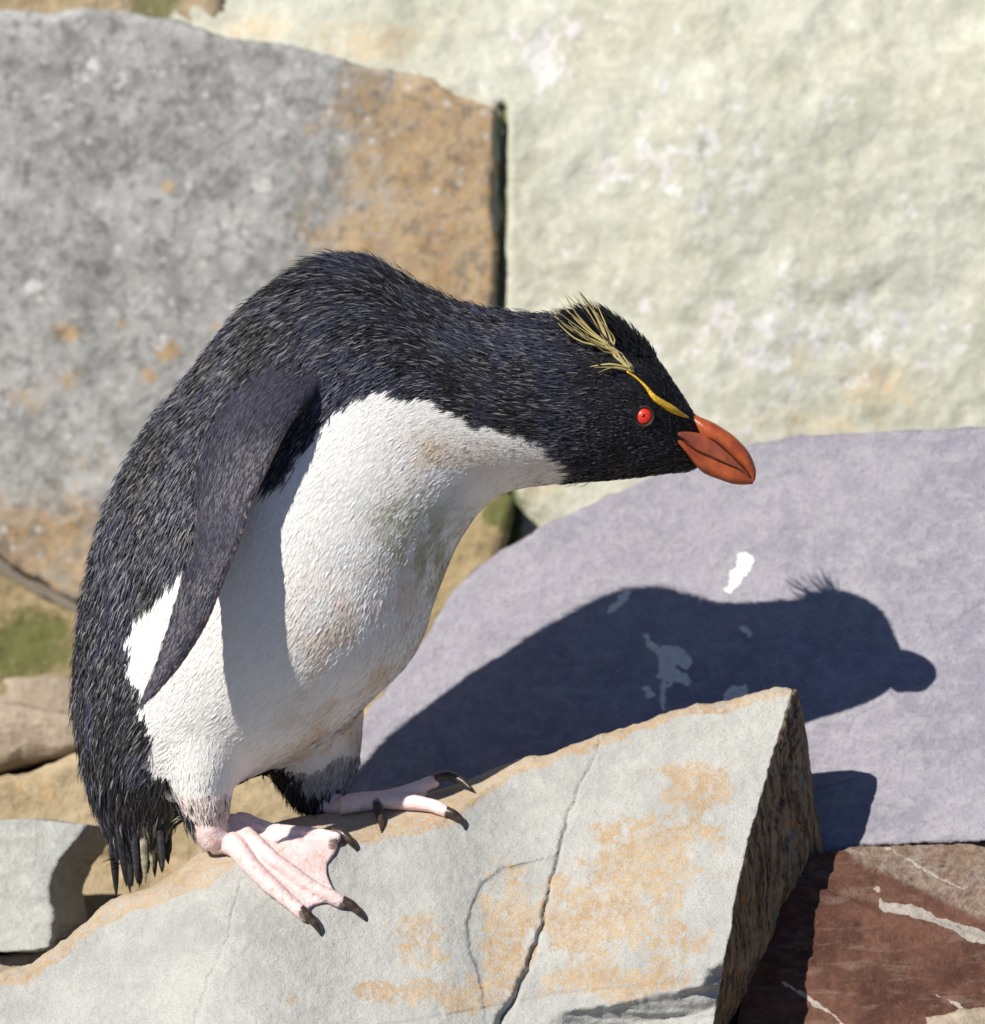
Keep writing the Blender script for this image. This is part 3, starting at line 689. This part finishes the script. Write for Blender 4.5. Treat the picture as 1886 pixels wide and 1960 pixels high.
# keep blades off the flipper rims and the face round the eye and the bill
ok = ~((np.abs(px - 1233) < 19) & (np.abs(py - 797) < 19)) & ~((px > 1290 + np.clip(py - 838, 0, 99) * .80) & (py > 821 + (px - 1290) * .22)) & (px < 1356)
rim_ = np.zeros(NB, bool)
for fl_, sg in ((FLIP, -1), (FLIP2, 1)):
    s_ = catmull(fl_, 80); rim_ |= flip & (np.sign(yd) == sg) & (dist_poly(px, py, s_[18:, 0:2])[0] < 6) | (flip & (np.sign(yd) == sg) & (dist_poly(px, py, s_[30:, 2:4])[0] < 3))
w_keep = ok & ~rim_ & (~isw | (RNG.random(NB) < .8))
k = w_keep
put(*blades(p[k], n_[k], d[k], L[k], wid[k], lift[k], cols[k], jit=.085, roll=np.where(isw[k], .12, np.where(flip[k], .25, .5))))
# extra pale blades over the back: feather glints painted in as colour
NG = 16000
p, n_, d, tg = scatter(NG); wh, px, py, yd = plum_color(p)
k = ~wh & (tg == 0) & (px < 1080)
put(*blades(p[k], n_[k], d[k], RNG.uniform(.004, .008, k.sum()), RNG.uniform(.0004, .00065, k.sum()), np.full(k.sum(), .22), np.tile([[.17, .17, .21]], (k.sum(), 1)) * RNG.uniform(.5, 1.3, (k.sum(), 1)), jit=.14))
# crown: longer raised spikes
wt = np.zeros(len(bv)); k_ = (px_ > 1060) & (px_ < 1285) & (py_ < 690) & (np.abs(yd_) < 90); wt[k_] = (smooth(1070, 1150, px_) * (1 - smooth(620, 690, py_ - .35 * (px_ - 1150))) + .02)[k_]
p, n_, d, tg = scatter(3800, wt); px, py, yd = unW(p)
L = RNG.uniform(.006, .013, 3800) * (0.6 + .8 * blob(px, py, [(1165, 610, 70, 60, 1)]))
put(*blades(p, n_, d, L, RNG.uniform(.0006, .0011, 3800), RNG.uniform(.35, 1.1, 3800), np.tile([[.014, .014, .016]], (3800, 1)), jit=.2))
# long wet feathers round the rump and on the lower legs
wt = np.zeros(len(bv)); wt[(py_ > 1480) & (px_ < 400) & (vtag == 0)] = 1
p, n_, d, tg = scatter(3500, wt); px, py, yd = unW(p); dn = np.tile(W(0, 100, 0) - W(0, 0, 0), (3500, 1)); dn /= np.linalg.norm(dn[0])
rn = RNG.random(3500); cc = np.tile([[.016, .016, .02]], (3500, 1)); pale = (px > 262) & (np.abs(yd + 30) < 60) & (rn > .45); cc[pale] = (.33, .31, .22); 
put(*blades(p, n_, d * .6 + dn, RNG.uniform(.012, .026, 3500), RNG.uniform(.0009, .0018, 3500), RNG.uniform(.1, .35, 3500), cc, jit=.15))
wt = np.zeros(len(bv)); wt[(py_ > 1440) & (yd_ > 40) & (px_ > 480)] = 1
p, n_, d, tg = scatter(3800, wt); px, py, yd = unW(p)
q = 3800; dn = np.tile(dn[0], (q, 1)); cc = np.tile([[.40, .38, .40]], (q, 1)) * RNG.uniform(.7, 1.2, (q, 1)); dk = (px < 590 - 40 * RNG.random(q)) | ((py > 1505) & (RNG.random(q) < .5)); cc[dk] = (.018, .018, .02)
lw = np.where(dk, RNG.uniform(.012, .022, q), RNG.uniform(.006, .012, q)); kk = (px > 640) & (py > 1490)
lw = np.where(kk, .005, lw)
put(*blades(p, n_, dn + .25 * d - np.array([.25, 0, 0]), lw, RNG.uniform(.0008, .0014, q), RNG.uniform(.1, .4, q), cc, jit=.2))
wt = np.zeros(len(bv)); wt[(py_ > 1515) & (yd_ < 0) & (px_ > 335) & (vtag == 2)] = 1      # fringe over the ankle
p, n_, d, tg = scatter(1500, wt); cc = np.tile([[.78, .66, .64]], (1500, 1)) * RNG.uniform(.85, 1.1, (1500, 1)); dk = RNG.random(1500) < .06; cc[dk] = (.05, .045, .045)
put(*blades(p, n_, d, RNG.uniform(.005, .011, 1500), RNG.uniform(.0007, .0012, 1500), RNG.uniform(.02, .2, 1500), cc, jit=.15))
fm = Mat('feather_blades')
fm.b.inputs['Sheen Weight'].default_value = 0.0
rg = fm.n('ShaderNodeSeparateColor'); fm.link(fm.attr('Col', 'Color'), rg.inputs[0])
rough = fm.ramp(rg.outputs[0], .1, .4, .5, .85)
feather_m = fm.done(fm.attr('Col', 'Color'), rough, .45)
FV, FF, FC = np.concatenate(pv), np.concatenate(pf), np.concatenate(pc)
plum = mk('plumage', FV, FF, feather_m, body, cols=FC, sm=False, origin=W(500, 1200, 0).reshape(3), kind='stuff')

# ---- bill
def part_loft(name, st, n, m, mat, parent, e=1.0, **kw):
    V, _ = loft(st, n, m, e); return mk(name, V.reshape(-1, 3), ring_faces(n, m), mat, parent, **kw)
bm_ = Mat('bill_horn'); 
n1 = bm_.noise(90, 5, .6, bm_.mapping((1, 1, 1))); 
c = bm_.mix(bm_.ramp(n1, .35, .65), (0.46, 0.105, 0.030), (0.33, 0.065, 0.028)); c = bm_.mix(bm_.ramp(bm_.noise(260, 5), .55, .7, 0, .5), c, (0.22, 0.05, 0.02))
bill_m = bm_.done(c, .36, .5, bm_.bump(bm_.noise(300, 4), .15, .001))
bm2 = Mat('bill_side_horn'); c = bm2.mix(bm2.ramp(bm2.noise(120, 5), .35, .65), (0.36, 0.085, 0.035), (0.27, 0.07, 0.04)); c = bm2.mix(bm2.ramp(bm2.noise(300, 5), .55, .7, 0, .5), c, (0.12, 0.035, 0.02))
bill2_m = bm2.done(c, .42, .5, bm2.bump(bm2.noise(300, 4), .2, .001))
dark_m = simple('dark_skin', (0.02, 0.014, 0.012), .5, .4)
part_loft('upper_bill', [(1322, 788, 1350, 850, 0, 20), (1341, 798, 1362, 850, 0, 27), (1365, 808, 1378, 857, 0, 28), (1388, 822, 1395, 871, 0, 26), (1407, 836, 1410, 885, 0, 23), (1433, 864, 1426, 899, 0, 17), (1447, 897, 1436, 913, 0, 9), (1446, 918, 1441, 925, 0, 3.5)], 40, 28, bill_m, peng)
part_loft('bill_side', [(1280, 821, 1283, 830, 0, 60), (1296, 822, 1298, 838, 0, 57), (1314, 823, 1315, 850, 0, 50), (1338, 828, 1336, 872, 0, 41), (1366, 838, 1366, 884, 0, 33), (1392, 860, 1390, 895, 0, 28), (1418, 886, 1414, 903, 0, 19), (1436, 909, 1433, 917, 0, 9)], 36, 28, bill2_m, peng, e=.62)
part_loft('lower_bill', [(1286, 828, 1296, 848, 0, 57), (1302, 832, 1318, 874, 0, 52), (1320, 842, 1334, 894, 0, 45), (1336, 852, 1350, 907, 0, 39), (1364, 864, 1375, 917, 0, 31), (1392, 878, 1402, 926, 0, 26), (1416, 892, 1422, 928, 0, 19), (1432, 905, 1438, 927, 0, 9), (1437, 917, 1442, 926, 0, 3.5)], 40, 28, bill_m, peng, e=.72)
for sg_ in (-1, 1):      # the dark seams between the horny plates
    for pts_, r0 in (([(1300, 838, 56), (1316, 850, 50), (1337, 864, 41), (1366, 876, 34), (1392, 888, 28), (1416, 899, 19.5), (1435, 914, 9)], 1.1), ([(1352, 836, 35), (1366, 842, 33), (1390, 862, 28.5), (1417, 888, 20), (1437, 912, 9)], 1.1)):
        q = catmull(pts_, 30); V = tube_rings(W(q[:, 0], q[:, 1], sg_ * q[:, 2] * .985), np.full(30, r0 * K) * np.r_[np.linspace(.3, 1, 8), np.ones(14), np.linspace(1, .3, 8)], 8, up=FWD); mk('bill_seam', V.reshape(-1, 3), ring_faces(30, 8), dark_m, peng)
# ---- eyes
iris_m = simple('red_iris', (0.66, 0.035, 0.018), .34, .4, var=.2, vscale=900); pupil_m = simple('pupil', (0.004, 0.003, 0.003), .1, .6)
def dome(cx, cy, y, r, bulge, sgn, n=14, m=28):
    rr = np.sin(np.linspace(0, np.pi / 2, n)); hh = np.cos(np.linspace(0, np.pi / 2, n)); th = np.linspace(0, 2 * np.pi, m, endpoint=False)
    V = W(cx + r * rr[:, None] * np.cos(th), cy + r * rr[:, None] * np.sin(th), y + sgn * bulge * hh[:, None] + 0 * th)
    return V.reshape(-1, 3), ring_faces(n, m)
eye_tri = [(1233, 797)]
hv = bv[(np.abs(px_ - 1233) < 8) & (np.abs(py_ - 797) < 8)]
ey_ = unW(hv)[2]; y_near = ey_[ey_ < 0].mean(); y_far = ey_[ey_ > 0].mean()
for yy, sg_ in ((y_near, -1), (y_far, 1)):
    th = np.linspace(0, 2 * np.pi, 29); ring = W(1233 + 18 * np.cos(th), 797 + 18.5 * np.sin(th), yy + sg_ * 0)
    V, F = dome(1233, 797, yy - sg_ * 2, 15.5, 9, sg_); eye = mk('eye', V, F, iris_m, peng)
    V, F = dome(1232.5, 796, yy + sg_ * 4.6, 4.4, 3.0, sg_, 8, 16); mk('pupil', V, F, pupil_m, eye)
    Vt = tube_rings(ring[:-1], np.full(28, 3.2 * K), 10, up=FWD); i = np.arange(280).reshape(28, 10); j = np.roll(i, -1, 1); i2 = np.roll(i, -1, 0); j2 = np.roll(j, -1, 0)
    mk('eye_ring', Vt.reshape(-1, 3), np.stack([i.ravel(), j.ravel(), j2.ravel(), i2.ravel()], -1), dark_m, eye)
# ---- brow stripes and crest plumes
def head_y(x, y, sgn):
    k_ = np.argsort((px_ - x) ** 2 + (py_ - y) ** 2 + np.where(np.sign(yd_) == sgn, 0, 1e6))[:6]; return yd_[k_].mean()
yel_m = simple('yellow_brow', (0.85, 0.52, 0.05), .6, .3, bump=(900, .5, .001), vscale=400); crest_m = Mat('crest_plume')
crest_m = crest_m.done(crest_m.attr('Col', 'Color'), .55, .35)
brow = [(1200, 711), (1220, 724), (1238, 742), (1252, 760), (1268, 772), (1286, 783), (1302, 792), (1318, 799)]; bw = [2, 2, 3, 5.5, 7, 7.5, 5, 1.5]
for sg_ in (-1, 1):
    c2 = catmull([(x, y, w) for (x, y), w in zip(brow, bw)], 40)
    yy = np.array([head_y(x, y, sg_) for x, y, _ in c2]); yy = np.convolve(np.pad(yy, 3, 'edge'), np.ones(7) / 7, 'valid') + sg_ * 5
    V = tube_rings(W(c2[:, 0], c2[:, 1], yy), c2[:, 2] * K, 10, up=FWD); mk('brow_stripe', V.reshape(-1, 3), ring_faces(40, 10), yel_m, peng)
    sp2 = Soup(); cc = []
    tips = [(1052, 592), (1060, 606), (1066, 598), (1072, 575), (1080, 560), (1088, 612), (1092, 585), (1098, 566), (1106, 556), (1112, 590), (1118, 578), (1126, 572), (1135, 590), (1142, 600), (1100, 622), (1120, 640), (1110, 560), (1150, 612), (1130, 700), (1138, 706), (1126, 694), (1144, 710), (1068, 620), (1084, 590), (1140, 575)]
    for q_, (tx, ty) in enumerate(tips):
        ty += random.uniform(-4, 4); low = ty > 660
        bx, by = (1212 + random.uniform(-6, 4), 708 + random.uniform(-4, 4))
        if low: cm = ((bx + tx) / 2, by - 8)
        else: cm = ((bx * .55 + tx * .45) + random.uniform(2, 12), by * .55 + ty * .45 + random.uniform(10, 22))
        y0 = head_y(bx, by, sg_) + sg_ * 3
        y1 = head_y(max(cm[0], 1100), max(cm[1], 640), sg_) + sg_ * 12; y2 = y1 + sg_ * random.uniform(-5, 35) - (0 if low else sg_ * 5)
        mid_ = [] if low else [(1176 + random.uniform(-7, 7), 673 + random.uniform(-6, 6), head_y(1176, 673, sg_) + sg_ * 8)]
        if not low: cm = (cm[0] * .5 + tx * .5 + random.uniform(-4, 6), cm[1] * .5 + ty * .5 + random.uniform(-4, 6))
        pts = catmull([(bx, by, y0)] + mid_ + [(cm[0], cm[1], y1), (tx, ty, y2)], 12)
        r_ = np.array([1.6, 1.8, 2.0, 2.1, 2.1, 2.0, 1.9, 1.6, 1.4, 1.1, .8, .3]) * K * random.uniform(.8, 1.3)
        V = tube_rings(W(pts[:, 0], pts[:, 1], pts[:, 2]), r_, 5, up=FWD); sp2.add(V, ring_faces(12, 5))
        dk = (q_ in (9, 16, 20)); colr = np.array([.06, .04, .05]) if dk else np.array([.56, .47, .20]) * random.uniform(.8, 1.15)
        cc.append(np.repeat(np.linspace(1, .75, 12)[:, None] * colr[None], 5, 0))
    mk('crest', np.concatenate(sp2.v), sp2.f, crest_m, peng, cols=np.concatenate(cc), label='straw-yellow crest plumes swept back')
# ---- tail feathers
tail_m = simple('tail_quill', (0.022, 0.021, 0.024), .45, .4, bump=(700, .4, .001), var=.5, vscale=260)
tailp_m = simple('pale_tail_quill', (0.33, 0.31, 0.22), .6, .3, var=.5, vscale=160)
for i_ in range(18):
    f = i_ / 17; a = f * 2 - 1
    x0 = 208 + 110 * f; x1 = 226 + 95 * f + random.uniform(-8, 8); y1 = 1712 - 62 * f ** 1.5 + random.uniform(-14, 10); yd0 = 55 * math.sin(i_ * 2.4)
    pts = catmull([(x0, 1540, yd0), (x0 + (x1 - x0) * .4, 1600, yd0 * 1.1), (x1, y1, yd0 * 1.2)], 10)
    w = np.array([4, 6, 7, 8, 8, 8, 7.5, 6.5, 4, .6]) * K
    V = tube_rings(W(pts[:, 0], pts[:, 1], pts[:, 2]), w, 8, flat=.3, up=FWD if i_ % 2 else (0.4, -1, 0))
    mk('tail_feather', V.reshape(-1, 3), ring_faces(10, 8), tailp_m if (i_ in (10, 12, 14)) else tail_m, peng)

# ---- feet
ft = Mat('pink_foot_skin')
c = ft.mix(ft.ramp(ft.noise(70, 5, .6), .35, .65), (0.78, 0.56, 0.55), (0.82, 0.67, 0.665))
c = ft.mix(ft.ramp(ft.noise(160, 5, .6), .56, .72, 0, .7), c, (0.62, 0.33, 0.22))
c = ft.mix(ft.ramp(ft.math('ADD', ft.attr('dirt'), ft.math('MULTIPLY', ft.math('SUBTRACT', ft.noise(260, 5), .5), .9)), .45, .8, 0, .85), c, (0.085, 0.055, 0.045))
ft.b.inputs['Subsurface Weight'].default_value = .12; ft.b.inputs['Subsurface Radius'].default_value = (.004, .0015, .001); ft.b.inputs['Subsurface Scale'].default_value = 1.0
foot_m = ft.done(c, .5, .35, ft.bump(ft.voro(700), .35, .0008))
claw_m = simple('claw_horn', (0.055, 0.038, 0.03), .32, .5, bump=(500, .3, .0006), var=.5, vscale=250)
def surf(px, py, h=0.0):
    px = np.asarray(px, float); py = np.asarray(py, float); e = 3.0
    f = lambda a, b: W(a, b, sm_perch(a, b))
    P0 = f(px, py); nx = np.cross(f(px + e, py) - P0, f(px, py + e) - P0); nx /= np.linalg.norm(nx, axis=-1)[..., None]
    nx = np.where((nx @ FWD > 0)[..., None], -nx, nx)
    return P0 + nx * (np.asarray(h)[..., None] if np.ndim(h) else h)
def sm_perch(px, py):
    r = 0
    for dx, dy in ((0, 0), (-10, 0), (10, 0), (0, -10), (0, 10), (7, 7), (-7, -7), (7, -7), (-7, 7)): r = r + perch0(px + dx, np.maximum(py + dy, rim_y(px + dx)))
    return r / 9
def make_foot(ankle, toes, webs, dirt_pts, claws):
    """ankle: list of (px,py,yd,r); toes: lists of (px,py,r[,lift]) lying on the slab; webs: toe index pairs with reach"""
    sp3 = Soup(); paths = []
    A = np.array(ankle, float); Ap = W(A[:, 0], A[:, 1], A[:, 2]); sp3.tube(catmull(Ap, 16), catmull(A[:, 3:4], 16)[:, 0] * K, 16)
    for t in toes:
        T = np.array([(q + (0,))[:4] for q in t], float); T = catmull(T, 30)
        P_ = surf(T[:, 0], T[:, 1], (T[:, 2] * .78 + T[:, 3]) * K); r_ = T[:, 2] * K
        r_ = r_ * (1 + .07 * np.sin(np.linspace(0, 16, 30)))
        sp3.tube(P_, r_, 14); paths.append((T, P_))
    # bridge ankle to the toe roots
    for T, P_ in paths:
        a = Ap[-1]; m_ = (a + P_[4]) / 2
        sp3.tube(catmull([Ap[-2], a, m_, P_[6]], 12), np.linspace(A[-1, 3] * .9, T[6, 2], 12) * K, 12)
    for i0, i1, r0, r1, dip in webs:
        T0, T1 = paths[i0][0], paths[i1][0]; N_ = 26; M_ = 14
        s0 = np.linspace(0, r0, N_); s1 = np.linspace(0, r1, N_); ix = np.linspace(0, 1, 30)
        g = np.linspace(0, 1, M_)
        top = []
        for a in range(N_):
            dp = 1 - dip * 4 * g * (1 - g) * (a / (N_ - 1)) ** 2
            e0 = [np.interp(s0[a] * dp, ix, T0[:, k_]) for k_ in (0, 1)]; e1 = [np.interp(s1[a] * dp, ix, T1[:, k_]) for k_ in (0, 1)]
            top.append(np.stack([e0[0] * (1 - g) + e1[0] * g, e0[1] * (1 - g) + e1[1] * g], -1))
        top = np.array(top); fold = 2.0 * np.sin(g * 9)[None] * np.linspace(.3, 1, N_)[:, None]
        thick = np.interp(np.linspace(0, 1, N_), [0, .35, 1], [26, 14, 8.0])[:, None] + 0 * fold
        Vt = surf(top[..., 0], top[..., 1], (thick + fold) * K); Vb = surf(top[..., 0], top[..., 1], 1.0 * K + 0 * fold * K)
        i = np.arange(N_ * M_).reshape(N_, M_); F = []
        for a in range(N_ - 1):
            for b_ in range(M_ - 1):
                F.append([int(i[a, b_]), int(i[a, b_ + 1]), int(i[a + 1, b_ + 1]), int(i[a + 1, b_])]); F.append([int(N_ * M_ + z) for z in (i[a, b_], i[a + 1, b_], i[a + 1, b_ + 1], i[a, b_ + 1])])
        lp = [*i[0], *i[1:, -1], *i[-1, -2::-1], *i[-2:0:-1, 0]]
        for a in range(len(lp)):
            p0_, p1_ = int(lp[a]), int(lp[(a + 1) % len(lp)]); F.append([p1_, p0_, p0_ + N_ * M_, p1_ + N_ * M_])
        sp3.add(np.concatenate([Vt.reshape(-1, 3), Vb.reshape(-1, 3)]), F)
    v, nn, f = remesh(np.concatenate(sp3.v), sp3.f, .0011, 5, .5)
    # fine creases
    v = v + nn * (fbm(v * 260, 301, 3) * .0004)[:, None]
    fx, fy, fd = unW(v); dirt = blob(fx, fy, dirt_pts)
    o = mk('foot', v, f, foot_m, peng, attrs={'dirt': dirt})
    for cl in claws:
        C_ = np.array(cl, float); C_ = catmull(C_, 16)
        P_ = surf(C_[:, 0], C_[:, 1], C_[:, 3] * K)
        V = tube_rings(P_, C_[:, 2] * K, 12, up=FWD); mk('claw', V.reshape(-1, 3), ring_faces(16, 12), claw_m, o)
    return o
def z4(x, y): return ((x * .4401 + 420) / 1.306, (y * .44 + 1850) / 1.306)
z = z4
make_foot([(394, 1520, -92, 24), (394, 1558, -88, 35), (402, 1588, -84, 37), (418, 1613, -82, 30)],
          [[(*z(300, 560), 26, 8), (*z(390, 650), 22, 2), (*z(520, 790), 17, 0), (*z(640, 900), 15, 0), (*z(740, 985), 13, 0), (*z(790, 1030), 9, 0)],
           [(*z(330, 530), 26, 10), (*z(470, 620), 20, 4), (*z(640, 740), 15, 3), (*z(800, 850), 14, 2), (*z(930, 915), 14, 2), (*z(1010, 955), 10, 0)],
           [(*z(350, 500), 24, 12), (*z(500, 540), 17, 6), (*z(680, 560), 13, 5), (*z(840, 570), 12, 5), (*z(940, 590), 12, 6), (*z(975, 598), 9, 6)]],
          [(0, 1, .90, .86, .10), (1, 2, .93, .95, .22)],
          [(*z(775, 990), 16, 16, 1.0), (*z(1000, 945), 16, 16, .95), (*z(945, 590), 16, 18, .9), (*z(950, 720), 10, 40, .65), (*z(900, 960), 40, 8, .6), (*z(300, 660), 30, 14, .6), (*z(560, 900), 60, 8, .4)],
          [[(*z(745, 985), 10, 14), (*z(790, 1020), 9.5, 13), (*z(840, 1075), 6.5, 10), (*z(868, 1115), 1.2, 2)],
           [(*z(985, 935), 10, 14), (*z(1040, 960), 9, 13), (*z(1095, 1005), 6, 9), (*z(1128, 1034), 1.2, 2)],
           [(*z(930, 570), 10, 18), (*z(985, 575), 9.5, 19), (*z(1040, 605), 6.5, 13), (*z(1072, 634), 1.2, 2)]])
make_foot([(625, 1515, 100, 36), (622, 1536, 96, 30), (640, 1548, 88, 24)],
          [[(650, 1556, 17, 4), (680, 1556, 14, 4), (705, 1548, 13, 6), (722, 1546, 11, 6)],
           [(660, 1550, 17, 5), (730, 1549, 15, 4), (790, 1549, 15, 3), (835, 1556, 14, 3), (858, 1564, 10, 2)],
           [(665, 1546, 16, 5), (730, 1540, 14, 6), (790, 1532, 14, 10), (822, 1520, 14, 14), (845, 1515, 10, 18)]],
          [(1, 2, .8, .75, .2), (0, 1, .8, .35, .1)],
          [(720, 1540, 14, 20, .9), (860, 1560, 14, 14, .9), (845, 1495, 14, 14, .8), (690, 1560, 30, 8, .7), (790, 1565, 60, 8, .5), (850, 1530, 10, 16, .8)],
          [[(718, 1546, 9, 14), (726, 1560, 9, 14), (730, 1578, 6.5, 9), (731, 1596, 1.2, 2)],
           [(850, 1560, 9.5, 12), (868, 1566, 9, 11), (882, 1576, 6, 8), (891, 1590, 1.2, 2)],
           [(838, 1516, 9.5, 32), (862, 1513, 9, 34), (888, 1515, 6.5, 26), (906, 1522, 1.2, 14)]])
for o in bpy.data.objects:
    for k_ in ('_w', '_n'):
        if k_ in o: del o[k_]
